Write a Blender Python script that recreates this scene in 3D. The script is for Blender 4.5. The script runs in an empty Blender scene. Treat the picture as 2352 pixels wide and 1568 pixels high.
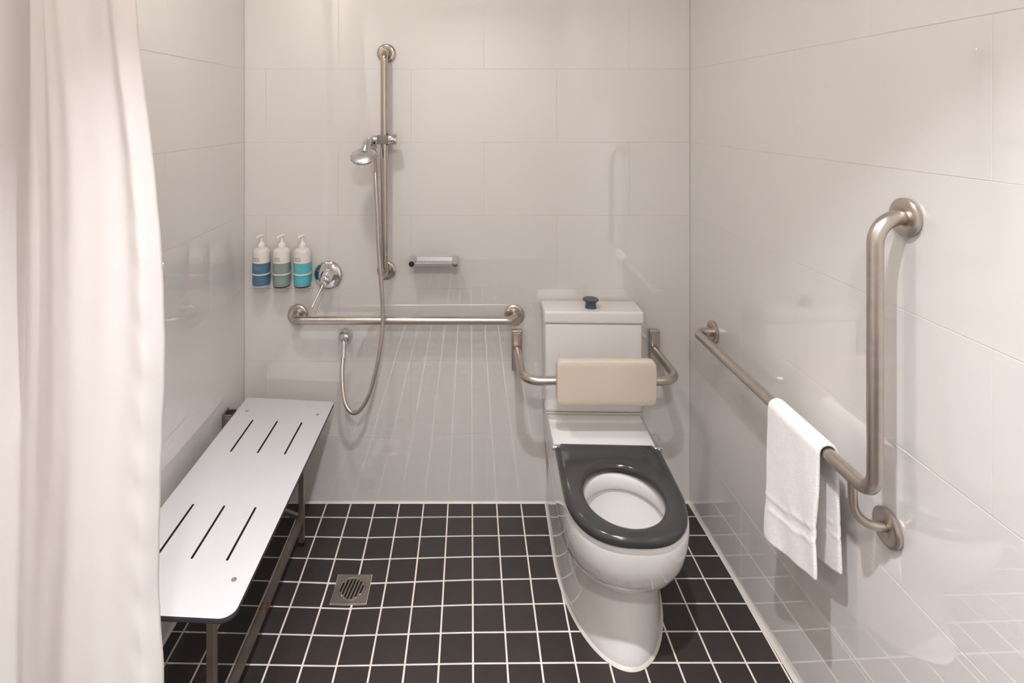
import bpy, bmesh, math, random
from mathutils import Vector, Matrix
random.seed(4)
SC = bpy.context.scene
COL = SC.collection
PI = math.pi

# ------------------------------------------------------------------ camera
CAM_H = 1.612
cam_d = bpy.data.cameras.new('camera')
cam_d.sensor_width = 36.0
cam_d.lens = 1303.0 / 2352.0 * 36.0
cam_d.shift_x = 95.0 / 2352.0          # shift lens: level camera, verticals stay vertical
cam_d.shift_y = -527.0 / 2352.0
cam_d.clip_start = 0.02
cam = bpy.data.objects.new('camera', cam_d)
cam.location = (0, 0, CAM_H)
cam.rotation_euler = (PI / 2, 0, 0)
COL.objects.link(cam)
SC.camera = cam

# ------------------------------------------------------------------ world, exposure
w = bpy.data.worlds.new('world')
SC.world = w
w.use_nodes = True
w.node_tree.nodes['Background'].inputs[0].default_value = (0.9, 0.85, 0.8, 1)
w.node_tree.nodes['Background'].inputs[1].default_value = 0.02
vs = SC.view_settings
vs.view_transform = 'Standard'
vs.look = 'None'
vs.gamma = 1.0
vs.use_curve_mapping = False
vs.exposure = 0.30
SC.cycles.caustics_reflective = False
SC.cycles.caustics_refractive = False
SC.cycles.use_light_tree = False
SC.cycles.max_bounces = 6
SC.cycles.diffuse_bounces = 4      # a white room: light bounces many times
SC.cycles.glossy_bounces = 4
LIGHT_COL = (1.0, 0.94, 0.89)
LAMPS = [((0.09, 0.62), 18.0, 0.07, 84, (0.955, 0.955, 1.0), 'ceiling_downlight', 'small round recessed downlight in the ceiling before the toilet'),
         ((0.04, -0.58), 22.5, 0.18, 180, (1.0, 0.975, 0.96), 'rear_fill_light', 'added round fill light on the ceiling behind the viewer, out of view'),  # added lamp, raises the soft ambient light of the room
         ((-0.50, 1.28), 7.6, 0.20, 180, (1.0, 0.945, 0.865), 'shower_fill_light', 'added round fill light on the ceiling above the shower, out of view')]  # added lamp over the shower, brightens the back and left walls

# ------------------------------------------------------------------ room numbers (metres)
YB = 2.341            # back wall
XL = -0.934           # left wall
YF = -1.55            # wall behind the camera
ZC = 2.75             # ceiling
SK = 0.0253           # the right wall runs slightly out of square
def xr(y): return 0.905 + SK * (YB - y)

# ------------------------------------------------------------------ materials
def lin(c):
    return tuple((v / 255.0 / 12.92) if v / 255.0 <= 0.04045 else ((v / 255.0 + 0.055) / 1.055) ** 2.4 for v in c)
def mat(name, rgb, rough=0.5, metal=0.0, noise=None, bump=None, spec=0.5, coat=0.0, trans=0.0, ior=1.5, sss=0.0, sheen=0.0, rnd=0.0):
    m = bpy.data.materials.new(name)
    m.use_nodes = True
    nt = m.node_tree
    b = nt.nodes['Principled BSDF']
    c = (*lin(rgb), 1)
    b.inputs['Base Color'].default_value = c
    b.inputs['Roughness'].default_value = rough
    b.inputs['Metallic'].default_value = metal
    b.inputs['Specular IOR Level'].default_value = spec
    b.inputs['Coat Weight'].default_value = coat
    b.inputs['Transmission Weight'].default_value = trans
    b.inputs['IOR'].default_value = ior
    b.inputs['Sheen Weight'].default_value = sheen
    if sss:
        b.inputs['Subsurface Weight'].default_value = sss
        b.inputs['Subsurface Radius'].default_value = (0.01, 0.01, 0.01)
    tc = nt.nodes.new('ShaderNodeTexCoord')
    if noise:
        sc, amt = noise[:2]
        n = nt.nodes.new('ShaderNodeTexNoise')
        n.inputs['Scale'].default_value = sc
        n.inputs['Detail'].default_value = noise[2] if len(noise) > 2 else 1
        nt.links.new(tc.outputs['Object'], n.inputs['Vector'])
        hs = nt.nodes.new('ShaderNodeHueSaturation')
        hs.inputs['Color'].default_value = c
        mr = nt.nodes.new('ShaderNodeMapRange')
        mr.inputs[1].default_value = 0.3
        mr.inputs[2].default_value = 0.7
        mr.inputs[3].default_value = 1 - amt
        mr.inputs[4].default_value = 1 + amt
        nt.links.new(n.outputs['Fac'], mr.inputs[0])
        last = mr.outputs[0]
        if rnd:
            oi = nt.nodes.new('ShaderNodeObjectInfo')
            mr2 = nt.nodes.new('ShaderNodeMapRange')
            mr2.inputs[3].default_value = 1 - rnd
            mr2.inputs[4].default_value = 1 + rnd
            nt.links.new(oi.outputs['Random'], mr2.inputs[0])
            mu = nt.nodes.new('ShaderNodeMath'); mu.operation = 'MULTIPLY'
            nt.links.new(last, mu.inputs[0]); nt.links.new(mr2.outputs[0], mu.inputs[1])
            last = mu.outputs[0]
        nt.links.new(last, hs.inputs['Value'])
        nt.links.new(hs.outputs[0], b.inputs['Base Color'])
    if bump:
        sc, st, dist = bump[:3]
        n = nt.nodes.new('ShaderNodeTexNoise')
        n.inputs['Scale'].default_value = sc
        n.inputs['Detail'].default_value = 1
        if len(bump) > 3:
            mp = nt.nodes.new('ShaderNodeMapping')
            mp.inputs['Scale'].default_value = bump[3]
            nt.links.new(tc.outputs['Object'], mp.inputs[0])
            nt.links.new(mp.outputs[0], n.inputs['Vector'])
        else:
            nt.links.new(tc.outputs['Object'], n.inputs['Vector'])
        bp = nt.nodes.new('ShaderNodeBump')
        bp.inputs['Strength'].default_value = st
        bp.inputs['Distance'].default_value = dist
        nt.links.new(n.outputs['Fac'], bp.inputs['Height'])
        nt.links.new(bp.outputs[0], b.inputs['Normal'])
    return m

M = {}
M['wall_tile'] = mat('glazed_wall_tile', (226, 222, 219), 0.012, noise=(2.0, 0.005, 0), ior=2.05, rnd=0.004)
M['wall_grout'] = mat('wall_grout', (209, 203, 197), 0.6, noise=(30, 0.03))
M['paint'] = mat('painted_plaster', (232, 228, 222), 0.6, noise=(4, 0.01))
M['floor_tile'] = mat('charcoal_floor_tile', (48, 42, 40), 0.42, noise=(14, 0.10), bump=(180, 0.12, 0.0008), rnd=0.10)
M['floor_grout'] = mat('pale_floor_grout', (226, 215, 205), 0.75, noise=(12, 0.07), bump=(250, 0.2, 0.001))
M['silicone'] = mat('silicone', (214, 207, 198), 0.4, noise=(20, 0.03))
M['ceramic'] = mat('white_ceramic', (231, 228, 226), 0.06, noise=(3, 0.006), spec=0.55)
M['seat'] = mat('grey_seat_plastic', (54, 54, 54), 0.16, noise=(6, 0.03))
M['button'] = mat('button_plastic', (66, 76, 84), 0.28, noise=(10, 0.05))
M['steel'] = mat('brushed_steel', (204, 195, 186), 0.31, 1.0, noise=(40, 0.05), bump=(60, 0.06, 0.001, (1, 1, 1)))
M['polished'] = mat('polished_steel', (196, 186, 176), 0.13, 1.0, noise=(20, 0.02))
M['chrome'] = mat('chrome', (226, 224, 224), 0.05, 1.0, noise=(20, 0.01))
M['satin_chrome'] = mat('satin_chrome', (208, 206, 207), 0.30, 1.0, noise=(20, 0.02))
M['galv'] = mat('steel_bench_frame', (165, 155, 146), 0.42, 1.0, noise=(16, 0.12))
M['rust'] = mat('rusty_steel', (112, 90, 76), 0.5, 0.7, noise=(40, 0.3))
M['grey_plastic'] = mat('grey_plastic', (134, 127, 116), 0.45, noise=(30, 0.03))
M['black'] = mat('black_rubber', (28, 25, 25), 0.5, noise=(20, 0.1))
M['pit'] = mat('drain_shadow', (14, 12, 12), 0.9, noise=(20, 0.2))
M['pad'] = mat('cream_backrest_pad', (212, 197, 181), 0.42, noise=(5, 0.02), bump=(90, 0.04, 0.001))
M['bench'] = mat('white_bench_laminate', (204, 202, 204), 0.34, noise=(6, 0.01))
M['bench_edge'] = mat('dark_laminate_core', (62, 58, 66), 0.5, noise=(30, 0.08))
M['towel'] = mat('white_terry', (246, 241, 240), 0.95, noise=(60, 0.025), bump=(520, 0.55, 0.003), sheen=0.3)
M['hem'] = mat('white_hem', (248, 244, 243), 0.8, noise=(60, 0.02))
M['white_plastic'] = mat('white_plastic', (236, 230, 224), 0.3, noise=(10, 0.01))
M['clear_plastic'] = mat('milky_plastic', (226, 220, 217), 0.25, noise=(10, 0.01))
M['ink'] = mat('grey_ink', (128, 118, 116), 0.6, noise=(10, 0.02))
M['ink_pale'] = mat('pale_ink', (176, 196, 196), 0.6, noise=(10, 0.02))
M['blue'] = mat('steel_blue_label', (84, 122, 150), 0.3, noise=(12, 0.03))
M['sage'] = mat('sage_label', (142, 160, 150), 0.3, noise=(12, 0.03))
M['aqua'] = mat('aqua_label', (94, 188, 200), 0.3, noise=(12, 0.03))
M['water'] = mat('water', (230, 238, 240), 0.0, trans=1.0, ior=1.33, noise=(10, 0.005))
# shower curtain: woven polyester, lets some light through
m = bpy.data.materials.new('curtain_fabric'); m.use_nodes = True
nt = m.node_tree
pb = nt.nodes['Principled BSDF']
pb.inputs['Base Color'].default_value = (*lin((244, 239, 237)), 1)
pb.inputs['Roughness'].default_value = 0.75
tr = nt.nodes.new('ShaderNodeBsdfTranslucent')
tr.inputs['Color'].default_value = (*lin((244, 236, 230)), 1)
mx = nt.nodes.new('ShaderNodeMixShader'); mx.inputs[0].default_value = 0.30
nt.links.new(pb.outputs[0], mx.inputs[1]); nt.links.new(tr.outputs[0], mx.inputs[2])
nt.links.new(mx.outputs[0], nt.nodes['Material Output'].inputs[0])
tc = nt.nodes.new('ShaderNodeTexCoord')
mp = nt.nodes.new('ShaderNodeMapping'); mp.inputs['Scale'].default_value = (1, 1, 0.55)
mp.inputs['Rotation'].default_value = (0, 0.6, 0)
nz = nt.nodes.new('ShaderNodeTexNoise'); nz.inputs['Scale'].default_value = 26; nz.inputs['Detail'].default_value = 3
bp = nt.nodes.new('ShaderNodeBump'); bp.inputs['Strength'].default_value = 0.22; bp.inputs['Distance'].default_value = 0.006
nt.links.new(tc.outputs['Object'], mp.inputs[0]); nt.links.new(mp.outputs[0], nz.inputs['Vector'])
nt.links.new(nz.outputs['Fac'], bp.inputs['Height']); nt.links.new(bp.outputs[0], pb.inputs['Normal'])
M['curtain'] = m
# lamp lens
m = bpy.data.materials.new('lamp_lens'); m.use_nodes = True
m.node_tree.nodes['Principled BSDF'].inputs['Emission Color'].default_value = (*LIGHT_COL, 1)
m.node_tree.nodes['Principled BSDF'].inputs['Emission Strength'].default_value = 12
M['lens'] = m

# ------------------------------------------------------------------ helpers
def tag(o, label=None, cat=None, group=None, kind=None):
    if label: o['label'] = label
    if cat: o['category'] = cat
    if group: o['group'] = group
    if kind: o['kind'] = kind
    return o
def thing(name, loc, label, cat, group=None):
    o = bpy.data.objects.new(name, None)
    o.empty_display_size = 0.05
    o.location = loc
    COL.objects.link(o)
    return tag(o, label, cat, group)
def root_of(p):
    v = Vector((0, 0, 0))
    while p is not None:
        v += p.location
        p = p.parent
    return v
def put(name, me, mats, parent=None, origin=None):
    """mesh given in world coordinates -> object under parent (origin = own origin for a top-level one)"""
    if not isinstance(mats, (list, tuple)): mats = [mats]
    for q in mats: me.materials.append(M[q])
    o = bpy.data.objects.new(name, me)
    base = root_of(parent)
    if origin is not None:
        me.transform(Matrix.Translation(-Vector(origin)))
        o.location = Vector(origin) - base
    else:
        me.transform(Matrix.Translation(-base))
    COL.objects.link(o)
    if parent is not None: o.parent = parent
    return o
def mesh(verts, faces, smooth=40, name='m'):
    me = bpy.data.meshes.new(name)
    me.from_pydata([tuple(v) for v in verts], [], faces)
    bm = bmesh.new(); bm.from_mesh(me)
    bmesh.ops.recalc_face_normals(bm, faces=bm.faces)
    bm.to_mesh(me); bm.free()
    if smooth:
        for p in me.polygons: p.use_smooth = True
        me.set_sharp_from_angle(angle=math.radians(smooth))
    return me
def box(c, s, bev=0.0, seg=2, rot=None):
    bm = bmesh.new()
    bmesh.ops.create_cube(bm, size=1.0)
    bmesh.ops.scale(bm, vec=s, verts=bm.verts)
    if bev: bmesh.ops.bevel(bm, geom=bm.edges[:], offset=bev, segments=seg, profile=0.6, affect='EDGES')
    if rot is not None: bmesh.ops.transform(bm, matrix=rot.to_4x4(), verts=bm.verts)
    bmesh.ops.translate(bm, vec=c, verts=bm.verts)
    me = bpy.data.meshes.new('m'); bm.to_mesh(me); bm.free()
    if bev and seg > 1:
        for p in me.polygons: p.use_smooth = True
        me.set_sharp_from_angle(angle=math.radians(50))
    return me
def lathe(profile, base, axis, n=32, smooth=40):
    """profile [(r, h)] turned round axis through base"""
    q = Vector((0, 0, 1)).rotation_difference(Vector(axis).normalized()).to_matrix()
    V, F = [], []
    for r, h in profile:
        for k in range(n):
            a = 2 * PI * k / n
            V.append(Vector(base) + q @ Vector((r * math.cos(a), r * math.sin(a), h)))
    for i in range(len(profile) - 1):
        for k in range(n):
            F.append((i * n + k, i * n + (k + 1) % n, (i + 1) * n + (k + 1) % n, (i + 1) * n + k))
    if profile[0][0] > 1e-6: F.append(tuple(range(n))[::-1])
    if profile[-1][0] > 1e-6: F.append(tuple((len(profile) - 1) * n + k for k in range(n)))
    me = mesh(V, F, smooth)
    bm = bmesh.new(); bm.from_mesh(me); bmesh.ops.remove_doubles(bm, verts=bm.verts, dist=1e-6); bm.to_mesh(me); bm.free()
    return me
def fillet(pts, rad, seg=10):
    pts = [Vector(p) for p in pts]
    if not isinstance(rad, (list, tuple)): rad = [rad] * (len(pts) - 2)
    out = [pts[0]]
    for i in range(1, len(pts) - 1):
        a, b, c = pts[i - 1], pts[i], pts[i + 1]
        u, v = (a - b).normalized(), (c - b).normalized()
        r = rad[i - 1]
        ang = u.angle(v)
        t = min(r / math.tan(ang / 2), 0.49 * (a - b).length if i > 1 else 0.98 * (a - b).length, 0.49 * (c - b).length if i < len(pts) - 2 else 0.98 * (c - b).length)
        r = t * math.tan(ang / 2)
        cen = b + (u + v).normalized() * (r / math.sin(ang / 2))
        s, e = b + u * t - cen, b + v * t - cen
        tot = s.angle(e)
        ax = s.cross(e).normalized()
        for k in range(seg + 1):
            out.append(cen + Matrix.Rotation(tot * k / seg, 3, ax) @ s)
    out.append(pts[-1])
    return out
def sweep(path, rad, n=18, square=False, caps=True):
    path = [Vector(p) for p in path]
    if not isinstance(rad, (list, tuple)): rad = [rad] * len(path)
    T = []
    for i in range(len(path)):
        a = path[max(0, i - 1)]; b = path[min(len(path) - 1, i + 1)]
        T.append((b - a).normalized())
    up = Vector((0, 0, 1)) if abs(T[0].z) < 0.9 else Vector((0, 1, 0))
    N = (up - T[0] * up.dot(T[0])).normalized()
    V, F = [], []
    if square: n = 4
    for i, p in enumerate(path):
        if i: 
            N = T[i - 1].rotation_difference(T[i]) @ N
            N = (N - T[i] * N.dot(T[i])).normalized()
        B = T[i].cross(N)
        for k in range(n):
            a = 2 * PI * k / n + (PI / 4 if square else 0)
            r = rad[i] * (math.sqrt(2) if square else 1)
            V.append(p + (N * math.cos(a) + B * math.sin(a)) * r)
    for i in range(len(path) - 1):
        for k in range(n):
            F.append((i * n + k, i * n + (k + 1) % n, (i + 1) * n + (k + 1) % n, (i + 1) * n + k))
    if caps:
        F.append(tuple(range(n))[::-1]); F.append(tuple((len(path) - 1) * n + k for k in range(n)))
    return mesh(V, F, 0 if square else 50)
def spline(P, sub=8):
    P = [Vector(p) for p in P]
    out = []
    for i in range(len(P) - 1):
        p0 = P[max(i - 1, 0)]; p1 = P[i]; p2 = P[i + 1]; p3 = P[min(i + 2, len(P) - 1)]
        for k in range(sub):
            t = k / sub
            out.append(0.5 * ((2 * p1) + (p2 - p0) * t + (2 * p0 - 5 * p1 + 4 * p2 - p3) * t * t + (3 * p1 - p0 - 3 * p2 + p3) * t ** 3))
    out.append(P[-1])
    return out
def plate(loops, th, bevel=0.0):
    """flat plate in XY with real holes (first loop outside), thickness th centred on z=0"""
    cu = bpy.data.curves.new('c', 'CURVE')
    cu.dimensions = '2D'; cu.fill_mode = 'BOTH'; cu.extrude = th / 2 - bevel
    cu.bevel_depth = bevel; cu.bevel_resolution = 1
    for lp in loops:
        s = cu.splines.new('POLY'); s.points.add(len(lp) - 1)
        for p, q in zip(s.points, lp): p.co = (q[0], q[1], 0, 1)
        s.use_cyclic_u = True
    o = bpy.data.objects.new('c', cu); COL.objects.link(o)
    dg = bpy.context.evaluated_depsgraph_get()
    me = bpy.data.meshes.new_from_object(o.evaluated_get(dg))
    bpy.data.objects.remove(o); bpy.data.curves.remove(cu)
    me.materials.clear()
    bm = bmesh.new(); bm.from_mesh(me)
    bmesh.ops.remove_doubles(bm, verts=bm.verts, dist=1e-5)
    bmesh.ops.recalc_face_normals(bm, faces=bm.faces)
    bm.to_mesh(me); bm.free()
    return me
def rrect(w, h, r, n=6, cx=0, cy=0):
    out = []
    for sx, sy, a0 in ((1, 1, 0), (-1, 1, 90), (-1, -1, 180), (1, -1, 270)):
        for k in range(n + 1):
            a = math.radians(a0 + 90 * k / n)
            out.append((cx + sx * (w / 2 - r) + r * math.cos(a), cy + sy * (h / 2 - r) + r * math.sin(a)))
    return out

# ------------------------------------------------------------------ structure: floor
DRX, DRY, DRS = -0.406, 1.937, 0.117
def lerp_tab(t, tab):
    if t <= tab[0][0]: return tab[0][1]
    for (a, va), (b, vb) in zip(tab, tab[1:]):
        if t <= b: return va + (vb - va) * (t - a) / (b - a)
    return tab[-1][1]
FX = [(XL, 0.0), (DRX, 1.0), (0.0, 0.25), (0.30, 0.0)]
FY = [(1.0, 0.0), (1.64, 0.45), (DRY, 1.0), (YB, 0.0)]
def fz(x, y):                                    # the floor falls to the drain
    return -0.020 * lerp_tab(x, FX) * lerp_tab(y, FY)
gx = sorted(set([round(XL - 0.02 + 0.05 * i, 3) for i in range(41)] + [DRX, 0.0, 0.30]))
gy = sorted(set([round(YF + 0.06 * i, 3) for i in range(66)] + [1.0, 1.64, DRY, YB + 0.02]))
V = [(x, y, fz(x, y) - 0.0012) for y in gy for x in gx]
F = [(j * len(gx) + i, j * len(gx) + i + 1, (j + 1) * len(gx) + i + 1, (j + 1) * len(gx) + i)
     for j in range(len(gy) - 1) for i in range(len(gx) - 1)
     if not (abs((gx[i] + gx[i + 1]) / 2 - DRX) < 0.03 and abs((gy[j] + gy[j + 1]) / 2 - DRY) < 0.03)]
floor = put('floor', mesh(V, F, 0), 'floor_grout')
tag(floor, 'charcoal square floor tiles with pale grout, falling to a drain', 'floor', kind='structure')

GX0, GY0, P_, J = 0.007, 2.262, 0.1, 0.0056
def clip(poly, a, b, c):                         # keep a*x+b*y<=c
    out = []
    for i in range(len(poly)):
        p, q = poly[i], poly[(i + 1) % len(poly)]
        dp, dq = a * p[0] + b * p[1] - c, a * q[0] + b * q[1] - c
        if dp <= 0: out.append(p)
        if dp * dq < 0:
            t = dp / (dp - dq)
            out.append((p[0] + (q[0] - p[0]) * t, p[1] + (q[1] - p[1]) * t))
    return out
def area(p):
    return 0.5 * sum(p[i][0] * p[(i + 1) % len(p)][1] - p[(i + 1) % len(p)][0] * p[i][1] for i in range(len(p)))
def tile_prism(poly, th=0.006, ch=0.0008):
    n = len(poly)
    cx = sum(p[0] for p in poly) / n; cy = sum(p[1] for p in poly) / n
    V = [(x, y, -th) for x, y in poly] + [(x, y, -ch) for x, y in poly]
    ins = []
    for i in range(n):                            # inset each corner along its two edges
        p0, p, p1 = Vector(poly[i - 1]), Vector(poly[i]), Vector(poly[(i + 1) % n])
        e0 = (p - p0).normalized(); e1 = (p1 - p).normalized()
        n0 = Vector((-e0.y, e0.x)); n1 = Vector((-e1.y, e1.x))
        d = n0 + n1
        d = d / max(0.3, d.dot(n0))
        ins.append(p + d * ch)
    V += [(p.x, p.y, 0) for p in ins]
    F = [tuple(range(n))[::-1], tuple(2 * n + i for i in range(n))]
    for k in (0, n):
        F += [(k + i, k + (i + 1) % n, k + n + (i + 1) % n, k + n + i) for i in range(n)]
    return mesh(V, F, 0, 'floor_tile_mesh')
full = tile_prism([(-P_ / 2 + J / 2, -P_ / 2 + J / 2), (P_ / 2 - J / 2, -P_ / 2 + J / 2), (P_ / 2 - J / 2, P_ / 2 - J / 2), (-P_ / 2 + J / 2, P_ / 2 - J / 2)])
full.materials.append(M['floor_tile'])
count = 0
rest_V, rest_F = [], []
for j in range(-1, 38):
    y1 = GY0 - P_ * j; y0 = y1 - P_
    for i in range(-10, 11):
        x0 = GX0 + P_ * i; x1 = x0 + P_
        rect = [(x0 + J / 2, y0 + J / 2), (x1 - J / 2, y0 + J / 2), (x1 - J / 2, y1 - J / 2), (x0 + J / 2, y1 - J / 2)]
        poly = clip(rect, -1, 0, -(XL + 0.002))
        poly = clip(poly, 0, 1, YB - 0.003)
        poly = clip(poly, 0, -1, -(YF + 0.003))
        poly = clip(poly, 1, SK, 0.905 + SK * YB - 0.003)
        if len(poly) < 3 or area(poly) < 4e-5: continue
        clean = [p for k, p in enumerate(poly) if (Vector(p) - Vector(poly[k - 1])).length > 1e-4]
        cut = len(clean) != 4 or abs(area(clean) - (P_ - J) ** 2) > 1e-6
        h = DRS / 2 + 0.002
        bx0, bx1, by0, by1 = DRX - h, DRX + h, DRY - h, DRY + h
        if x0 < bx1 and x1 > bx0 and y0 < by1 and y1 > by0:
            cut = True                            # L-shaped tile cut round the drain
            (ax0, ay0), (ax1, ay1) = rect[0], rect[2]
            if x0 < bx0 and y0 < by0: clean = [(ax0, ay0), (ax1, ay0), (ax1, by0), (bx0, by0), (bx0, ay1), (ax0, ay1)]
            elif x0 < bx0: clean = [(ax0, ay0), (bx0, ay0), (bx0, by1), (ax1, by1), (ax1, ay1), (ax0, ay1)]
            elif y0 < by0: clean = [(ax0, ay0), (ax1, ay0), (ax1, ay1), (bx1, ay1), (bx1, by0), (ax0, by0)]
            else: clean = [(bx1, ay0), (ax1, ay0), (ax1, ay1), (ax0, ay1), (ax0, by1), (bx1, by1)]
        cx, cy = (x0 + x1) / 2, (y0 + y1) / 2
        z = fz(cx, cy)
        ex = (fz(cx + 0.04, cy) - fz(cx - 0.04, cy)) / 0.08
        ey = (fz(cx, cy + 0.04) - fz(cx, cy - 0.04)) / 0.08
        if y1 < 0.86:                             # in front of the picture: one field of tiles
            b = len(rest_V)
            rest_V += [(p[0], p[1], 0.0) for p in clean] + [(p[0], p[1], -0.006) for p in clean]
            n = len(clean)
            rest_F.append(tuple(b + k for k in range(n)))
            rest_F += [(b + k, b + n + k, b + n + (k + 1) % n, b + (k + 1) % n) for k in range(n)]
            continue
        if cut:
            me = tile_prism([(p[0] - cx, p[1] - cy) for p in clean]); me.materials.append(M['floor_tile'])
        else: me = full
        o = bpy.data.objects.new('floor_tile', me)
        o.location = (cx, cy, z)
        o.rotation_euler = (math.atan(ey) + random.uniform(-.002, .002), -math.atan(ex) + random.uniform(-.002, .002), 0)
        o.parent = floor
        COL.objects.link(o)
        count += 1
tag(put('floor_tile_field', mesh(rest_V, rest_F, 0), 'floor_tile', floor), kind='stuff')

# ------------------------------------------------------------------ structure: walls of 600 x 300 tiles
ZL = [-0.03, 0.281] + [0.281 + 0.3015 * k for k in range(1, 9)]      # joint heights
ZL = [z for z in ZL if z < ZC - 0.02] + [ZC]
WJ = 0.0017
tile_cache = {}
def wall_tile(wd, h):
    k = (round(wd, 4), round(h, 4))
    if k not in tile_cache:
        ch, t = 0.0004, 0.008
        V = []
        for (ii, yy) in ((0, t), (0, ch), (ch, 0)):
            V += [(-wd / 2 + ii, yy, -h / 2 + ii), (wd / 2 - ii, yy, -h / 2 + ii), (wd / 2 - ii, yy, h / 2 - ii), (-wd / 2 + ii, yy, h / 2 - ii)]
        F = [(8, 9, 10, 11), (0, 3, 2, 1)]
        for b in (0, 4): F += [(b + i, b + (i + 1) % 4, b + 4 + (i + 1) % 4, b + 4 + i) for i in range(4)]
        me = mesh(V, F, 0, 'wall_tile_mesh'); me.materials.append(M['wall_tile'])
        tile_cache[k] = me
    return tile_cache[k]
def tiled_wall(name, p0, rot, length, off_even, off_odd, label):
    """p0 = floor corner, local x along the wall, local -y into the room; offs = first joint distance"""
    R = Matrix.Rotation(rot, 3, 'Z')
    u = R @ Vector((1, 0, 0)); nrm = R @ Vector((0, -1, 0))
    p0 = Vector(p0)
    c = p0 + u * (length / 2) - nrm * 0.0505 + Vector((0, 0, ZC / 2 - 0.02))
    wall = put(name, box(c, (length + 0.0, 0.1, ZC + 0.04), 0, 1, R), 'wall_grout')
    tag(wall, label, 'wall', kind='structure')
    for r in range(len(ZL) - 1):
        za, zb = ZL[r], ZL[r + 1]
        off = off_even if r % 2 == 0 else off_odd
        cuts = [0.0] + [off + 0.6 * k for k in range(0, 10) if 0.01 < off + 0.6 * k < length - 0.01] + [length]
        for a, b in zip(cuts, cuts[1:]):
            o = bpy.data.objects.new('wall_tile', wall_tile(b - a - WJ, zb - za - WJ))
            q = p0 + u * ((a + b) / 2)
            o.location = (q.x, q.y, (za + zb) / 2)
            o.rotation_euler = (random.uniform(-.0006, .0006), 0, rot + random.uniform(-.0006, .0006))
            o.parent = wall
            COL.objects.link(o)
    return wall
# row 0 is the lowest; joints measured off the photo (half-bond)
tiled_wall('wall_back', (XL, YB, 0), 0.0, xr(YB) - XL, -0.545 - XL, -0.845 - XL, 'glossy white back wall of large tiles behind shower and toilet')
tiled_wall('wall_left', (XL, YF, 0), PI / 2, YB - YF, (1.74 - YF) % 0.6, (2.04 - YF) % 0.6, 'glossy white tiled wall on the left, behind bench and curtain')
LR = math.hypot(YB - YF, SK * (YB - YF))
tiled_wall('wall_right', (xr(YB), YB, 0), -PI / 2 + math.atan(SK), LR, YB - 1.92, YB - 2.22, 'glossy white tiled wall on the right with the long grab rail')
wf = put('wall_front', box(((XL + xr(YF)) / 2, YF - 0.05, ZC / 2 - 0.02), (xr(YF) - XL + 0.2, 0.1, ZC + 0.04)), 'paint')
tag(wf, 'plain pale wall behind the viewer', 'wall', kind='structure')
ce = put('ceiling', box(((XL + xr(YF)) / 2, (YB + YF) / 2, ZC + 0.05), (xr(YF) - XL + 0.3, YB - YF + 0.3, 0.1)), 'paint')
tag(ce, 'plain white ceiling above the room', 'ceiling', kind='structure')
# silicone beads where walls meet the floor
def bead(name, a, b, nrm, label, h=0.007):
    n_ = Vector(nrm).normalized(); a, b = Vector(a), Vector(b)
    V, F = [], []
    N = 30
    for i in range(N + 1):
        p = a.lerp(b, i / N)
        z = fz(p.x, p.y)
        V += [p + Vector((0, 0, z - 0.004)), p + n_ * h + Vector((0, 0, z + 0.0003)), p + n_ * h * 0.35 + Vector((0, 0, z + h * 0.4)), p + Vector((0, 0, z + h))]
    for i in range(N):
        for k in range(3): F.append((4 * i + k, 4 * i + k + 1, 4 * i + 5 + k, 4 * i + 4 + k))
    tag(put(name, mesh(V, F, 60), 'silicone'), label, 'trim', kind='structure')
bead('trim_1', (XL, YB, 0), (xr(YB), YB, 0), (0, -1, 0), 'pale silicone bead along the foot of the back wall')
bead('trim_2', (xr(YB), YB, 0), (xr(0.2), 0.2, 0), (-1, -SK, 0), 'pale silicone bead along the foot of the right wall', 0.011)
bead('trim_3', (XL, 0.2, 0), (XL, YB, 0), (1, 0, 0), 'pale silicone bead along the foot of the left wall')

# ------------------------------------------------------------------ ceiling downlight and added fill lights (above the picture)
for (lx, ly), power, dia, spread, colr, nm, lb in LAMPS:
    r = dia / 2
    t = thing(nm, (lx, ly, ZC), lb, 'lamp')
    put('trim_ring', lathe([(r, -0.001), (r, -0.006), (r + 0.013, -0.005), (r + 0.016, 0.0), (r, 0.0)], (lx, ly, ZC), (0, 0, 1), 40), 'white_plastic', t)
    put('lens', lathe([(0.0, -0.001), (r - 0.001, -0.001)], (lx, ly, ZC - 0.0015), (0, 0, 1), 40, 0), 'lens', t)
    ld = bpy.data.lights.new('lamp_beam', 'AREA')
    ld.shape = 'DISK'; ld.size = dia; ld.energy = power; ld.color = colr; ld.spread = math.radians(spread)
    lo = bpy.data.objects.new('lamp_beam', ld)
    lo.location = (0, 0, -0.012)
    lo.parent = t
    COL.objects.link(lo)

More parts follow.
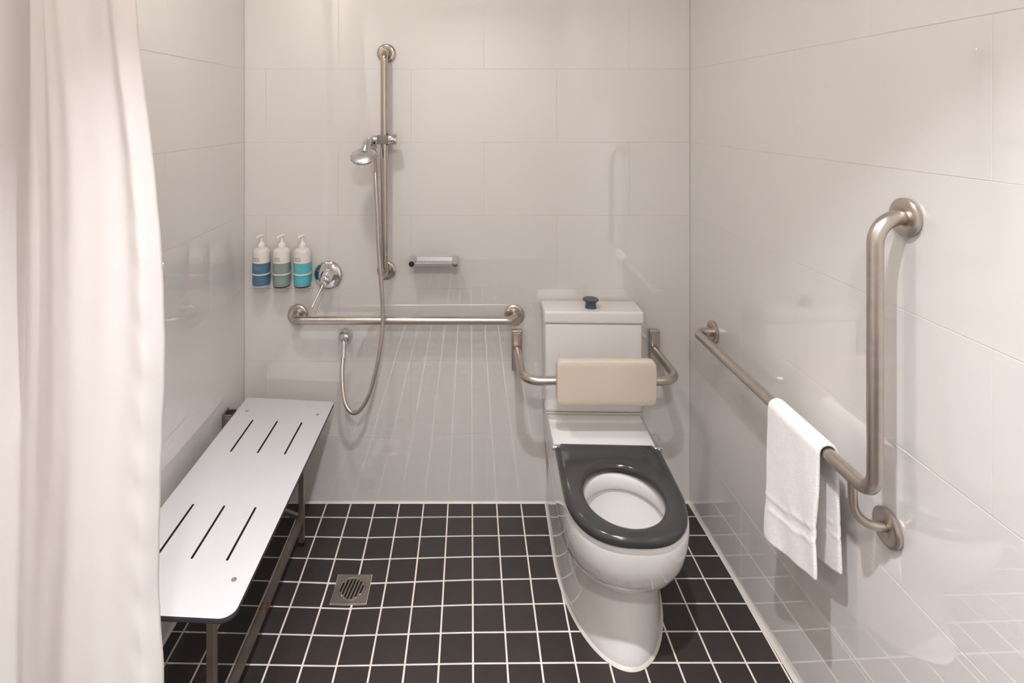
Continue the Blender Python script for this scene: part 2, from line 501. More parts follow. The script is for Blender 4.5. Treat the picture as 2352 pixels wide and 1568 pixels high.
# ------------------------------------------------------------------ toilet
TX, TY = 0.478, 2.2
TOI = thing('toilet', (TX, TY, 0), 'white ceramic toilet with grey seat against the back wall', 'toilet')
HC = 1.706                                        # bowl centre
NA = 200
def d_ring(z, wb, ys, yf, e, yb=2.328, tw=None):
    """D shape seen from the bowl centre: straight back and sides, rounded front"""
    poly = [(wb, yb), (wb, ys)]
    for k in range(1, 60):
        a = PI / 2 * k / 30
        if a <= PI / 2: s = 1; aa = a
        else: s = -1; aa = PI - a
        c_, s_ = math.cos(aa) ** (2 / e), math.sin(aa) ** (2 / e)
        poly.append((s * wb * c_, ys - (ys - yf) * s_))
    poly += [(-wb, ys), (-wb, yb)]
    return ray_ring(poly, z, HC)
def ray_ring(poly, z, yc):
    out = []
    cand = []
    for k in range(NA):
        a = 2 * PI * k / NA
        dx, dy = math.cos(a), math.sin(a)
        best = None
        for i in range(len(poly)):
            x1, y1 = poly[i][0], poly[i][1] - yc
            x2, y2 = poly[(i + 1) % len(poly)][0], poly[(i + 1) % len(poly)][1] - yc
            den = dx * (y2 - y1) - dy * (x2 - x1)
            if abs(den) < 1e-12: continue
            t = (x1 * (y2 - y1) - y1 * (x2 - x1)) / den
            s = (x1 * dy - y1 * dx) / den
            if t > 0 and -1e-9 <= s <= 1 + 1e-9 and (best is None or t > best): best = t
        out.append([dx * best, yc + dy * best, z])
    for c in (poly[0], poly[-1]):                 # keep the two square back corners
        k = round(math.atan2(c[1] - yc, c[0]) / (2 * PI) * NA) % NA
        out[k] = [c[0], c[1], z]
    return out
def oval(z, a, b, yc=HC):
    return [[a * math.cos(2 * PI * k / NA), yc + b * math.sin(2 * PI * k / NA), z] for k in range(NA)]
def loft(rings, smooth=38, cap0=True, cap1=True):
    V = [(TX + p[0], p[1], p[2]) for r in rings for p in r]
    F = []
    for i in range(len(rings) - 1):
        for k in range(NA): F.append((i * NA + k, i * NA + (k + 1) % NA, (i + 1) * NA + (k + 1) % NA, (i + 1) * NA + k))
    if cap0: F.append(tuple(range(NA))[::-1])
    if cap1: F.append(tuple((len(rings) - 1) * NA + k for k in range(NA)))
    return mesh(V, F, smooth)
pan = [d_ring(-0.004, .170, 2.05, 1.640, 2.0), d_ring(.012, .170, 2.05, 1.640, 2.0), d_ring(.03, .169, 2.05, 1.645, 2.0),
       d_ring(.08, .167, 2.04, 1.659, 2.0), d_ring(.14, .165, 2.03, 1.677, 2.0), d_ring(.190, .164, 2.02, 1.690, 2.05), d_ring(.200, .164, 2.01, 1.690, 2.05),
       d_ring(.206, .166, 1.98, 1.676, 2.1), d_ring(.222, .170, 1.93, 1.645, 2.15), d_ring(.245, .174, 1.87, 1.608, 2.2), d_ring(.275, .178, 1.82, 1.578, 2.25),
       d_ring(.315, .180, 1.78, 1.554, 2.35), d_ring(.36, .181, 1.755, 1.540, 2.45), d_ring(.405, .181, 1.745, 1.533, 2.5), d_ring(.426, .180, 1.745, 1.532, 2.5),
       d_ring(.433, .1785, 1.745, 1.534, 2.5, 2.327), d_ring(.436, .174, 1.745, 1.539, 2.5, 2.323),
       oval(.436, .130, .150), oval(.432, .125, .1445), oval(.42, .122, .141), oval(.388, .121, .140), oval(.383, .124, .143), oval(.380, .133, .150),
       oval(.36, .132, .149), oval(.32, .124, .140, 1.708), oval(.27, .104, .116, 1.722), oval(.23, .082, .088, 1.745), oval(.195, .058, .062, 1.775), oval(.165, .044, .046, 1.790)]
put('pan', loft(pan), 'ceramic', TOI)
put('bowl_water', loft([oval(.205, .064, .069, 1.768), oval(.2053, .001, .001, 1.768)], 0, False, False), 'water', TOI)
bd = [[p for p in d_ring(0.0005, .1775, 2.05, 1.632, 2.0)], d_ring(0.004, .1755, 2.05, 1.6345, 2.0), d_ring(0.008, .1705, 2.05, 1.6395, 2.0)]
put('silicone_bead', loft(bd, 60, False, False), 'silicone', TOI)
# cistern
put('cistern', box((TX, 2.265, 0.6165), (0.376, 0.126, 0.345), 0.012, 3), 'ceramic', TOI)
put('cistern_lid', box((TX, 2.263, 0.815), (0.386, 0.136, 0.047), 0.009, 3), 'ceramic', TOI)
put('cistern_foot', box((TX, 2.264, 0.4405), (0.366, 0.122, 0.008), 0.001, 1), 'silicone', TOI)
put('flush_button', lathe([(0.0235, 0.0), (0.0215, 0.004), (0.0205, 0.018), (0.024, 0.025), (0.031, 0.029), (0.0315, 0.033), (0.029, 0.0355), (0.0, 0.037)], (0.474, 2.246, 0.8385), (0, 0, 1), 32), 'button', TOI)
# seat
def seat_ring(z, ins):
    wb, ys, yf, yb = .179 - ins, 1.742, 1.520 + ins, 1.964 - ins
    poly = [(wb - .019, yb), (wb - .017, yb - .016), (wb - .002, yb - .020), (wb, yb - .026), (wb, ys)]
    for k in range(1, 60):
        a = PI / 2 * k / 30
        s, aa = (1, a) if a <= PI / 2 else (-1, PI - a)
        poly.append((s * wb * math.cos(aa) ** (2 / 2.5), ys - (ys - yf) * math.sin(aa) ** (2 / 2.5)))
    poly += [(-wb, ys), (-wb, yb - .026), (-wb + .002, yb - .020), (-wb + .017, yb - .016), (-wb + .019, yb)]
    return ray_ring(poly, z, HC)
seat = [seat_ring(.440, .010), seat_ring(.439, .003), seat_ring(.445, .0), seat_ring(.456, .0), seat_ring(.463, .004), seat_ring(.467, .011), seat_ring(.469, .022),
        oval(.4695, .146, .166), oval(.468, .131, .152), oval(.464, .122, .1435), oval(.457, .1165, .1385), oval(.447, .1155, .1375), oval(.4395, .119, .141), oval(.439, .126, .148)]
so = put('seat', loft(seat + [seat[0]], 60, False, False), 'seat', TOI)
so.rotation_euler = (0, 0, math.radians(-0.5))
so.location = (-0.001, 0.0, 0)
tag(so, 'dark grey open-ring toilet seat')
for s in (-1, 1):
    put('hinge', lathe([(0.0, -0.017), (0.0075, -0.017), (0.009, -0.015), (0.009, 0.015), (0.0075, 0.017), (0.0, 0.017)], (TX + s * 0.174, 1.958, 0.452), (1, 0, 0), 20), 'chrome', TOI)
    put('hinge_post', lathe([(0.007, 0.0), (0.007, 0.016)], (TX + s * 0.174, 1.958, 0.434), (0, 0, 1), 16), 'chrome', TOI)
TOI.rotation_euler = (0, 0, math.radians(-1.5))

# ------------------------------------------------------------------ backrest over the toilet
BR = thing('toilet_back_support', (0.47, YB, 0.64), 'cream padded toilet backrest on a bent steel bar', 'backrest')
XA, XB_, YP, ZP = 0.190, 0.753, 2.052, 0.640
path = fillet([(XA, 2.306, ZP), (XA, YP, ZP), (XB_, YP, ZP), (XB_, 2.306, ZP)], 0.062, 12)
put('support_bar', sweep(path, 0.0160, 22), 'steel', BR)
for x in (XA, XB_):
    b = put('wall_bracket', box((x, YB - 0.011, 0.637), (0.043, 0.021, 0.165), 0.005, 3), 'steel', BR)
    put('hinge_pin', lathe([(0.013, 0.0), (0.013, 0.010), (0.010, 0.013), (0.010, 0.024), (0.0155, 0.027)], (x, YB - 0.0215, ZP), (0, -1, 0), 20), 'satin_chrome', b)
    put('bracket_strip', box((x, YB - 0.0235, 0.68), (0.030, 0.004, 0.055), 0.0012, 1), 'steel', b)
pd = plate([rrect(0.341, 0.146, 0.016, 6)], 0.035, 0.006)
pd.transform(Matrix.Translation((0.481, 2.0175, 0.653)) @ Matrix.Rotation(PI / 2, 4, 'X'))
for q in pd.polygons: q.use_smooth = True
pd.set_sharp_from_angle(angle=math.radians(40))
put('backrest_pad', pd, 'pad', BR)

# ------------------------------------------------------------------ grab rails
def flange(p, nrm, parent, matn, r=0.041, th=0.013, hole=0.017):
    put('flange', lathe([(0.0, 0.0005), (r - 0.001, 0.0005), (r, 0.002), (r, th - 0.004), (r - 0.004, th - 0.0008), (r - 0.009, th), (hole + 0.003, th + 0.001), (hole, th - 0.001), (0.0, th - 0.002)], p, nrm, 40), matn, parent)
# horizontal, back wall
G1 = thing('grab_rail', (-0.266, YB, 0.778), 'horizontal brushed steel grab rail on the back wall under the mixer', 'grab rail', 'steel grab rails')
x0, x1, zr, yr = -0.712, 0.180, 0.778, 2.269
put('tube', sweep(fillet([(x0, YB - 0.002, zr), (x0, yr, zr), (x1, yr, zr), (x1, YB - 0.002, zr)], 0.040, 12), 0.016, 22), 'steel', G1)
for x in (x0, x1): flange((x, YB, zr), (0, -1, 0), G1, 'steel')
# vertical slide rail
G2 = thing('shower_slide_rail', (-0.347, YB, 0.96), 'tall vertical polished steel rail carrying the hand shower', 'grab rail', 'steel grab rails')
xv, z0, z1, yv = -0.3465, 0.960, 1.853, 2.275
put('tube', sweep(fillet([(xv, YB - 0.002, z0), (xv, yv, z0), (xv, yv, z1), (xv, YB - 0.002, z1)], 0.036, 12), 0.0148, 22), 'polished', G2)
for z in (z0, z1): flange((xv, YB, z), (0, -1, 0), G2, 'polished', 0.038, 0.012, 0.016)
# L-shaped rail, right wall
NR = Vector((-1, -SK, 0)).normalized()
G3 = thing('angled_grab_rail', (xr(1.6), 1.6, 0.79), 'long brushed steel grab rail with upright arm on the right wall', 'grab rail', 'steel grab rails')
def rw(y, z, off): return Vector((xr(y), y, z)) + NR * off
ZH, OFF = 0.790, 0.0705
p_ = [rw(2.122, ZH, 0.002), rw(2.122, ZH, OFF), rw(1.212, ZH, OFF), rw(1.212, 1.387, OFF), rw(1.212, 1.387, 0.002)]
put('tube', sweep(fillet(p_, [0.040, 0.050, 0.056], 12), 0.016, 24), 'steel', G3)
flange(rw(2.122, ZH, 0), NR, G3, 'steel')
flange(rw(1.212, 1.387, 0), NR, G3, 'steel')
flange(rw(1.262, 0.688, 0), NR, G3, 'steel', 0.041, 0.013, 0.0115)
put('support_arm', sweep(fillet([rw(1.282, ZH - 0.006, OFF), rw(1.278, 0.688, OFF), rw(1.262, 0.688, 0.004)], 0.045, 12), 0.0098, 18), 'steel', G3)

# ------------------------------------------------------------------ hand shower, holder, outlet, mixer
SL = thing('shower_holder', (xv, yv, 1.502), 'chrome and grey sliding holder clamped on the vertical rail', 'holder')
cl = plate([rrect(0.042, 0.046, 0.008, 4, -0.002, -0.004), [(0.0151 * math.cos(2 * PI * k / 32), 0.0151 * math.sin(2 * PI * k / 32)) for k in range(32)]], 0.036, 0.002)
cl.transform(Matrix.Translation((xv, yv, 1.502)))
put('clamp', cl, 'grey_plastic', SL)
kn = put('knob', lathe([(0.0, 0.0), (0.025, 0.0), (0.0262, 0.002), (0.0262, 0.008), (0.0245, 0.009), (0.0245, 0.030), (0.022, 0.033), (0.0, 0.034)], (xv + 0.0185, yv - 0.004, 1.502), (1, 0, 0), 28), 'chrome', SL)
put('pivot', lathe([(0.0, 0.0), (0.017, 0.0), (0.017, 0.024), (0.015, 0.027), (0.0, 0.028)], (xv - 0.0225, yv - 0.006, 1.502), (-1, 0, 0), 24), 'chrome', SL)
put('cradle', lathe([(0.0145, 0.0), (0.0175, 0.0), (0.0190, 0.034), (0.0165, 0.034), (0.0145, 0.0)], (-0.392, 2.278, 1.4745), (-0.001, -0.040, 0.026), 28), 'chrome', SL)
HS = thing('hand_shower', (-0.40, 2.2, 1.45), 'chrome hand shower with round head and looping metal hose', 'shower head')
put('handle', sweep([(-0.3915, 2.290, 1.466), (-0.392, 2.262, 1.487), (-0.3935, 2.238, 1.499), (-0.3965, 2.215, 1.4985), (-0.3995, 2.195, 1.490), (-0.4025, 2.178, 1.474), (-0.4045, 2.166, 1.457)],
                    [0.0115, 0.0125, 0.0145, 0.0158, 0.0168, 0.0172, 0.0160], 22), 'satin_chrome', HS)
hn = Vector((-0.03, -0.55, 0.83)).normalized()
hc = Vector((-0.4065, 2.158, 1.4465))
hd = put('head', lathe([(0.0, 0.013), (0.018, 0.0125), (0.034, 0.009), (0.047, 0.004), (0.0505, 0.0), (0.0505, -0.006), (0.048, -0.009), (0.0, -0.009)], hc, hn, 40), 'satin_chrome', HS)
put('spray_face', lathe([(0.0, 0.0), (0.043, 0.0), (0.043, 0.002), (0.0, 0.002)], hc - hn * 0.0112, hn, 36), 'grey_plastic', hd)
for k in range(14):
    a = 2 * PI * k / 14
    q = Vector((0, 0, 1)).rotation_difference(hn).to_matrix()
    put('grip_rib', box(hc + q @ Vector((0.0503 * math.cos(a), 0.0503 * math.sin(a), -0.003)), (0.004, 0.004, 0.006), 0.001, 1, q), 'grey_plastic', hd)
hose = [(-0.3905, 2.293, 1.462), (-0.3875, 2.291, 1.435), (-0.3835, 2.278, 1.395), (-0.3785, 2.262, 1.33), (-0.3713, 2.25, 1.2269), (-0.3645, 2.24, 1.0911), (-0.3526, 2.23, 0.9565), (-0.3445, 2.222, 0.8566), (-0.343, 2.218, 0.7966),
        (-0.346, 2.21, 0.7419), (-0.3588, 2.195, 0.6467), (-0.3874, 2.185, 0.5338), (-0.4209, 2.185, 0.47), (-0.4521, 2.19, 0.4506), (-0.4806, 2.205, 0.4663),
        (-0.5003, 2.225, 0.514), (-0.5117, 2.26, 0.5835), (-0.5140, 2.292, 0.636)]
put('hose', sweep(spline(hose, 10), 0.0078, 14), 'steel', HS)
put('hose_nut', sweep([(-0.5134, 2.284, 0.622), (-0.5143, 2.296, 0.650)], [0.0098, 0.0125], 18), 'chrome', HS)
WO = thing('wall_outlet', (-0.516, YB, 0.69), 'small round chrome hose outlet on the wall beneath the grab rail', 'outlet')
put('cover', lathe([(0.0, 0.0), (0.0285, 0.0), (0.029, 0.004), (0.0275, 0.015), (0.021, 0.026), (0.011, 0.032), (0.0, 0.034)], (-0.516, YB, 0.690), (0, -1, 0), 32), 'chrome', WO)
put('nipple', sweep(fillet([(-0.5155, 2.334, 0.682), (-0.515, 2.304, 0.682), (-0.5143, 2.296, 0.648)], 0.015, 8), 0.0122, 18), 'chrome', WO)
MX = thing('shower_mixer', (-0.586, YB, 0.94), 'round chrome shower mixer tap with thin lever next to the bottles', 'tap')
put('wall_plate', lathe([(0.0, 0.0), (0.059, 0.0), (0.0595, 0.003), (0.056, 0.009), (0.046, 0.014), (0.034, 0.017), (0.0, 0.018)], (-0.586, YB, 0.940), (0, -1, 0), 48, 60), 'chrome', MX)
put('hub', lathe([(0.0, 0.0), (0.028, 0.0), (0.028, 0.010), (0.0245, 0.014), (0.0245, 0.045), (0.022, 0.055), (0.014, 0.061), (0.0, 0.063)], (-0.586, YB - 0.012, 0.940), (0, -1, -0.12), 36, 50), 'chrome', MX)
put('lever', sweep([(-0.589, 2.283, 0.928), (-0.597, 2.262, 0.905), (-0.617, 2.205, 0.851)], [0.0045, 0.0040, 0.0035], 12), 'steel', MX)

# ------------------------------------------------------------------ soap bottles in wall holders
def letter_marks(cx, cy, R, rows, seed):
    """rows of small printed marks wrapped round the bottle front; rows = (z, height, start angle, [widths])"""
    V, F = [], []
    rr = random.Random(seed)
    for z, h, a0, ws in rows:
        a = a0
        for wd in ws:
            for (za, zb, sa, sb) in ((0.0, 0.22, 0, 1), (0.78, 1.0, 0, 1), (0.0, 1.0, 0, 0.3)) if rr.random() < .5 else ((0.0, 1.0, 0, 0.3), (0.0, 1.0, 0.7, 1), (0.4, 0.6, 0, 1)):
                b = len(V)
                for (s, t) in ((sa, za), (sb, za), (sb, zb), (sa, zb)):
                    an = -PI / 2 + (a + s * wd) / R
                    V.append((cx + R * math.cos(an), cy + R * math.sin(an), z + t * h))
                F.append((b, b + 1, b + 2, b + 3))
            a += wd * 1.35
    return mesh(V, F, 0)
BY, BZ, BRD = 2.298, 0.9085, 0.0340
specs = [(-0.8480, 'blue', 'steel-blue', 'pale steel-blue soap pump bottle, the one nearest the left wall corner'),
         (-0.7655, 'sage', 'sage-green', 'sage-green soap pump bottle between the blue and aqua ones'),
         (-0.6815, 'aqua', 'aqua', 'bright aqua soap pump bottle beside the chrome mixer')]
for i, (bx, colr, cname, lab) in enumerate(specs):
    B = thing('soap_bottle', (bx, BY, BZ), lab, 'soap bottle', 'soap bottles on the back wall')
    c = (bx, BY, BZ)
    put('body', lathe([(0.0, 0.0), (0.030, 0.0), (0.0325, 0.002), (BRD - 0.001, 0.006), (BRD, 0.02), (BRD, 0.138), (BRD - 0.002, 0.146), (BRD - 0.008, 0.152), (0.017, 0.155), (0.013, 0.157), (0.0, 0.157)], c, (0, 0, 1), 36, 50), 'clear_plastic', B)
    put('label_band', lathe([(BRD - 0.0022, 0.0045), (BRD - 0.0004, 0.007), (BRD + 0.0004, 0.020), (BRD + 0.0004, 0.097)], c, (0, 0, 1), 36, 50), colr, B)
    if i: put('base_cap', lathe([(0.0, -0.0008), (0.0305, -0.0008), (0.0330, 0.0018), (0.0335, 0.0048)], c, (0, 0, 1), 36), 'black', B)
    put('white_label', lathe([(BRD + 0.0004, 0.0972), (BRD + 0.0004, 0.138)], c, (0, 0, 1), 36), 'white_plastic', B)
    tag(put('printed_name', letter_marks(bx, BY, BRD + 0.0008, [(BZ + 0.1145, 0.0055, -0.024, [0.0042] * 5), (BZ + 0.1060, 0.0045, -0.024, [0.0032] * 7)], i), 'ink', B), kind='stuff')
    tag(put('printed_text', letter_marks(bx, BY, BRD + 0.0008, [(BZ + 0.086, 0.003, -0.023, [0.003] * (4 + i)), (BZ + 0.079, 0.003, -0.023, [0.003] * 8), (BZ + 0.072, 0.003, -0.023, [0.003] * 7)], i + 9), 'ink_pale', B), kind='stuff')
    pu = put('pump', lathe([(0.0, 0.1565), (0.0150, 0.1565), (0.0150, 0.166), (0.0125, 0.172), (0.0075, 0.177), (0.0048, 0.180), (0.0046, 0.197), (0.0, 0.197)], c, (0, 0, 1), 24, 45), 'white_plastic', B)
    put('nozzle', sweep([(bx + 0.003, BY + 0.008, BZ + 0.201), (bx, BY, BZ + 0.202), (bx - 0.006, BY - 0.018, BZ + 0.201), (bx - 0.010, BY - 0.030, BZ + 0.197)], [0.0062, 0.0068, 0.0048, 0.0036], 14), 'white_plastic', pu)
    H = thing('bottle_holder', (bx, YB, BZ + 0.053), 'white ring bracket holding the %s bottle to the wall' % cname, 'bracket', 'bottle holders on the back wall')
    zr_ = BZ + 0.053
    ring = []
    n = 40
    Vr, Fr = [], []
    for k in range(n):
        a = 2 * PI * k / n
        for (r, dz) in ((BRD + 0.0008, -0.0025), (BRD + 0.0032, -0.0025), (BRD + 0.0032, 0.0025), (BRD + 0.0008, 0.0025)):
            Vr.append((bx + r * math.cos(a), BY + r * math.sin(a), zr_ + dz))
    for k in range(n):
        for q in range(4):
            Fr.append((4 * k + q, 4 * k + (q + 1) % 4, 4 * ((k + 1) % n) + (q + 1) % 4, 4 * ((k + 1) % n) + q))
    put('ring', mesh(Vr, Fr, 40), 'white_plastic', H)
    put('wall_plate', box((bx, YB - 0.003, zr_), (0.03, 0.006, 0.06), 0.001, 1), 'white_plastic', H)

# ------------------------------------------------------------------ soap shelf
SD = thing('soap_shelf', (-0.148, YB, 1.01), 'small chrome soap shelf between two round pegs on the back wall', 'soap shelf')
for x in (-0.2345, -0.0625):
    pg = put('peg', lathe([(0.0, 0.0), (0.0125, 0.0), (0.0125, 0.088), (0.0115, 0.0895), (0.0, 0.0895)], (x, YB, 1.008), (0, -1, 0), 28), 'satin_chrome', SD)
    put('peg_cap', lathe([(0.0, 0.0), (0.0108, 0.0), (0.0104, 0.0012), (0.0, 0.0014)], (x, YB - 0.0896, 1.008), (0, -1, 0), 24), 'black' if x < -0.2 else 'chrome', SD)
put('shelf', box((-0.1485, YB - 0.046, 1.004), (0.152, 0.078, 0.004), 0.001, 1), 'satin_chrome', SD)
put('front_lip', box((-0.1485, YB - 0.0845, 1.0045), (0.152, 0.0025, 0.012), 0.0008, 1), 'satin_chrome', SD)
put('back_lip', box((-0.1485, YB - 0.0065, 1.0095), (0.152, 0.0025, 0.014), 0.0008, 1), 'satin_chrome', SD)

# ------------------------------------------------------------------ floor drain
FD = thing('floor_drain', (DRX, DRY, fz(DRX, DRY)), 'square steel floor drain with round slotted grate', 'drain')
zd = fz(DRX, DRY) + 0.0035
circ = lambda r, n=40: [(r * math.cos(2 * PI * k / n), r * math.sin(2 * PI * k / n)) for k in range(n)]
fr = plate([rrect(DRS, DRS, 0.004, 3), circ(0.0475)], 0.004, 0.0008)
fr.transform(Matrix.Translation((DRX, DRY, zd))); put('frame', fr, 'galv', FD)
ga = math.radians(-9)
loops = [circ(0.0460)]
for k in range(7):
    x = (k - 3) * 0.0116
    hl = math.sqrt(0.0415 ** 2 - x ** 2) * (1 if abs(x) < .03 else 0.9)
    sl = rrect(0.0064, 2 * hl, 0.0026, 3, x, 0)
    loops.append([(p[0] * math.cos(ga) - p[1] * math.sin(ga), p[0] * math.sin(ga) + p[1] * math.cos(ga)) for p in sl])
gr = plate(loops, 0.0035, 0.0)
gr.transform(Matrix.Translation((DRX, DRY, zd + 0.0003))); put('grate', gr, 'galv', FD)
put('outlet_pipe', lathe([(0.0465, -0.003), (0.0455, -0.03), (0.044, -0.06), (0.0, -0.061)], (DRX, DRY, zd), (0, 0, 1), 32), 'pit', FD)

# ------------------------------------------------------------------ fold-down shower bench
BN = thing('shower_bench', (-0.715, 1.775, 0), 'white slotted fold-down shower bench with steel legs along the left wall', 'bench')
roll = math.radians(2.9)
fr_, bk_ = rrect(0.347, 0.968, 0.034, 8), rrect(0.347, 0.968, 0.012, 8)
bl = [[b_ if b_[1] > 0 else a_ for a_, b_ in zip(fr_, bk_)]]
for yy in (0.229, -0.222):
    for xx in (-0.0905, 0.0, 0.0910):
        bl.append(rrect(0.0072, 0.198, 0.0034, 3, xx, yy))
me = plate(bl, 0.013, 0.0006)
for p in me.polygons: p.material_index = 1 if abs(p.normal.z) < 0.75 else 0
Rb = Matrix.Translation((-0.7165, 1.775, 0.4605)) @ Matrix.Rotation(roll, 4, 'Y')
me.transform(Rb)
put('seat_board', me, ['bench', 'bench_edge'], BN)
for xx in (-0.1345, 0.1335):
    for yy in (0.385, -0.378):
        c = Rb @ Vector((xx, yy, 0.0064))
        put('screw', lathe([(0.0065, 0.0), (0.0062, 0.0018), (0.0035, 0.0022), (0.003, 0.0012), (0.0, 0.0012)], c, Rb.to_3x3() @ Vector((0, 0, 1)), 18), 'satin_chrome', BN)
LX, S = -0.633, 0.0098
for yl in (1.388, 2.125):
    zt = 0.4475
    fl = fz(LX, yl)
    lg = put('leg', box((LX, yl, (zt + fl + 0.012) / 2), (2 * S, 2 * S, zt - fl - 0.012), 0.0012, 1), 'galv', BN)
    put('rubber_foot', box((LX, yl, fl + 0.0075), (2 * S + 0.003, 2 * S + 0.003, 0.016), 0.002, 1), 'black', lg)
    put('seat_rail', sweep([(-0.590, yl + 0.0, 0.4425), (-0.918, yl + 0.0, 0.4590)], S * 0.9, square=True), 'galv', BN)
    br = put('wall_bracket', box((XL + 0.004, yl + 0.03, 0.430), (0.007, 0.050, 0.094), 0.002, 2), 'galv', BN)
    put('bracket_ear', box((XL + 0.019, yl + 0.008, 0.446), (0.032, 0.004, 0.054), 0.001, 1), 'galv', br)
    put('bracket_ear', box((XL + 0.019, yl + 0.052, 0.446), (0.032, 0.004, 0.054), 0.001, 1), 'galv', br)
    put('hinge_bolt', lathe([(0.006, -0.03), (0.006, 0.03)], (XL + 0.025, yl + 0.03, 0.456), (0, 1, 0), 12), 'rust', br)
put('lower_rail', sweep([(LX, 1.400, 0.092), (LX, 2.116, 0.092)], S, square=True), 'galv', BN)
put('brace', sweep([(LX - 0.006, 2.125, 0.094), (-0.924, 2.125, 0.200)], 0.0075, square=True), 'galv', BN)
put('brace_plate', box((XL + 0.004, 2.125, 0.205), (0.007, 0.03, 0.05), 0.001, 1), 'galv', BN)
put('rust_patch', sweep([(LX, 1.72, 0.0921), (LX, 1.75, 0.0921)], S * 1.012, square=True), 'rust', BN)

# ------------------------------------------------------------------ towel on the grab rail
ya, yb_ = 1.585, 1.362
NU, rt = 26, 0.0215
def bar_x(y): return rw(y, ZH, OFF).x
prof_n_f, prof_n_t, prof_n_b = 44, 12, 40
V, F, MI = [], [], []
rows = []
for u in range(NU + 1):
    s = u / NU
    y = ya + (yb_ - ya) * s
    bxp = bar_x(y)
    zf = 0.428 + 0.062 * s - 0.012 * math.sin(s * PI) 
    zb = 0.470 + 0.030 * s - 0.015 * math.sin(s * PI)
    row = []
    for k in range(prof_n_f + 1):
        t = k / prof_n_f
        z = zf + (ZH - zf) * t
        wv = (1 - t)
        x = bxp - rt - 0.006 * wv * math.sin(s * 7.5 + 0.6) - 0.004 * wv - 0.003 * math.sin(s * 13 + t * 4) * wv
        dz = z - zf
        hem = -0.0022 if (0.118 < dz < 0.124 or 0.083 < dz < 0.090) else 0.0
        if 0.090 <= dz <= 0.118: hem = 0.0012
        yy = y + wv * (0.010 * (s - 0.5) * 0.0 + 0.006 * math.sin(t * 9 + 1) * (1 if s < .5 else -1) * abs(2 * s - 1) ** 3) 
        row.append((x + hem, yy, z))
    for k in range(1, prof_n_t):
        a = PI * (1 - k / prof_n_t)
        row.append((bxp + rt * math.cos(a), y, ZH + rt * math.sin(a)))
    for k in range(prof_n_b + 1):
        t = 1 - k / prof_n_b
        z = zb + (ZH - zb) * t
        wv = 1 - t
        dz = z - zb
        hem = 0.0 if not (0.118 < dz < 0.124 or 0.083 < dz < 0.090) else -0.002
        row.append((bxp + rt + 0.012 * wv + 0.004 * wv * math.sin(s * 6) + hem, y + 0.012 * wv * (1 - s), z))
    rows.append(row)
L = len(rows[0])
V = [p for r in rows for p in r]
for u in range(NU):
    for k in range(L - 1): F.append((u * L + k, u * L + k + 1, (u + 1) * L + k + 1, (u + 1) * L + k))
me = bpy.data.meshes.new('towel'); me.from_pydata(V, [], F)
for p in me.polygons: p.use_smooth = True
tw = put('towel', me, 'towel', None, (bar_x(1.47), 1.47, ZH))
sm = tw.modifiers.new('thick', 'SOLIDIFY'); sm.thickness = 0.0085; sm.offset = 0.0
sb = tw.modifiers.new('soft', 'SUBSURF'); sb.levels = 1; sb.render_levels = 1
tag(tw, 'white terry hand towel folded over the grab rail on the right wall', 'towel')

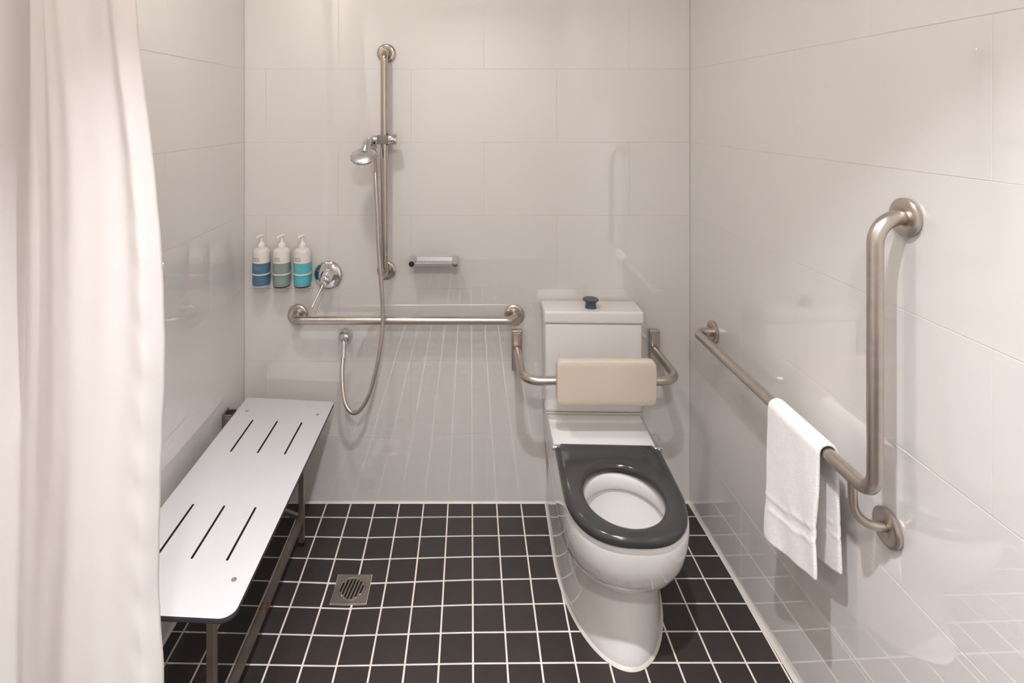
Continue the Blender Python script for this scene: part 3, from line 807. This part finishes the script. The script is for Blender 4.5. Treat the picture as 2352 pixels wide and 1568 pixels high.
# ------------------------------------------------------------------ shower curtain in the left foreground
CY = 1.085
EDGE = [(0.05, -0.604), (0.53, -0.606), (0.66, -0.614), (0.747, -0.611), (0.913, -0.607), (1.12, -0.6025), (1.328, -0.611), (1.55, -0.6275), (1.73, -0.648), (1.83, -0.657), (2.03, -0.668), (2.2, -0.69)]
def smoothtab(t, tab):
    return (lerp_tab(t - 0.05, tab) + 2 * lerp_tab(t, tab) + lerp_tab(t + 0.05, tab)) / 4
def bump_(s, c, wd): return math.exp(-((s - c) / wd) ** 2)
NUc, NVc = 150, 150
V, F = [], []
rr = random.Random(3)
ph = [rr.uniform(0, 6.28) for _ in range(8)]
for j in range(NVc + 1):
    z = 0.05 + (ZC - 0.035 - 0.05) * j / NVc
    xe = smoothtab(z, EDGE)
    top = max(0.0, min(1.0, (z - 1.0) / 1.0))
    for i in range(NUc + 1):
        s = i / NUc
        xl = -0.915
        x = xl + (xe - xl) * s
        # folds: near ridge by the wall, deep valley, then one broad swelling panel, edge rolled back
        v0 = 0.20 - 0.06 * (1 - top) + 0.03 * top
        y = -0.030 * bump_(s, 0.06, 0.09) + (0.050 * (0.25 + 0.75 * top ** 0.7)) * bump_(s, v0, 0.055)
        y += -0.040 * bump_(s, 0.58, 0.26)
        y += 0.016 * (0.35 + 0.65 * top) * bump_(s, 0.40, 0.05) * (0.3 + top)
        y += 0.014 * top * bump_(s, 0.82, 0.075) - 0.006 * top * bump_(s, 0.93, 0.05)
        y += 0.035 * max(0, (s - 0.93) / 0.07) ** 2
        y += 0.0035 * math.sin(s * 38 + 1.5 * math.sin(z * 3) + ph[0]) * (0.25 + 0.75 * top)
        y += 0.0022 * math.sin(s * 24 - z * 9 + ph[1]) * bump_(s, 0.45, 0.3) * (1 - top)
        y += 0.0016 * math.sin(z * 60 + s * 30 + ph[2]) * bump_(s, 0.95, 0.06) * (1 - top)
        V.append((x + 0.003 * math.sin(z * 7 + s * 5), CY + y, z))
for j in range(NVc):
    for i in range(NUc):
        a = j * (NUc + 1) + i
        F.append((a, a + 1, a + NUc + 2, a + NUc + 1))
me = bpy.data.meshes.new('curtain'); me.from_pydata(V, [], F)
for p in me.polygons: p.use_smooth = True
CU = put('shower_curtain', me, 'curtain', None, (-0.77, CY, 0.05))
so_ = CU.modifiers.new('thick', 'SOLIDIFY'); so_.thickness = 0.0012; so_.offset = 0
tag(CU, 'white fabric shower curtain gathered at the left, in front of the bench', 'curtain')
CR = thing('curtain_track', (0, CY, ZC), 'slim white curtain track fixed to the ceiling above the curtain', 'curtain track')
put('track', box(((XL + xr(CY)) / 2, CY, ZC - 0.0085), (xr(CY) - XL - 0.01, 0.022, 0.016), 0.003, 2), 'white_plastic', CR)
for k in range(7):
    put('glider', box((-0.905 + 0.034 * k, CY - 0.004, ZC - 0.026), (0.006, 0.006, 0.022), 0.001, 1), 'white_plastic', CR)
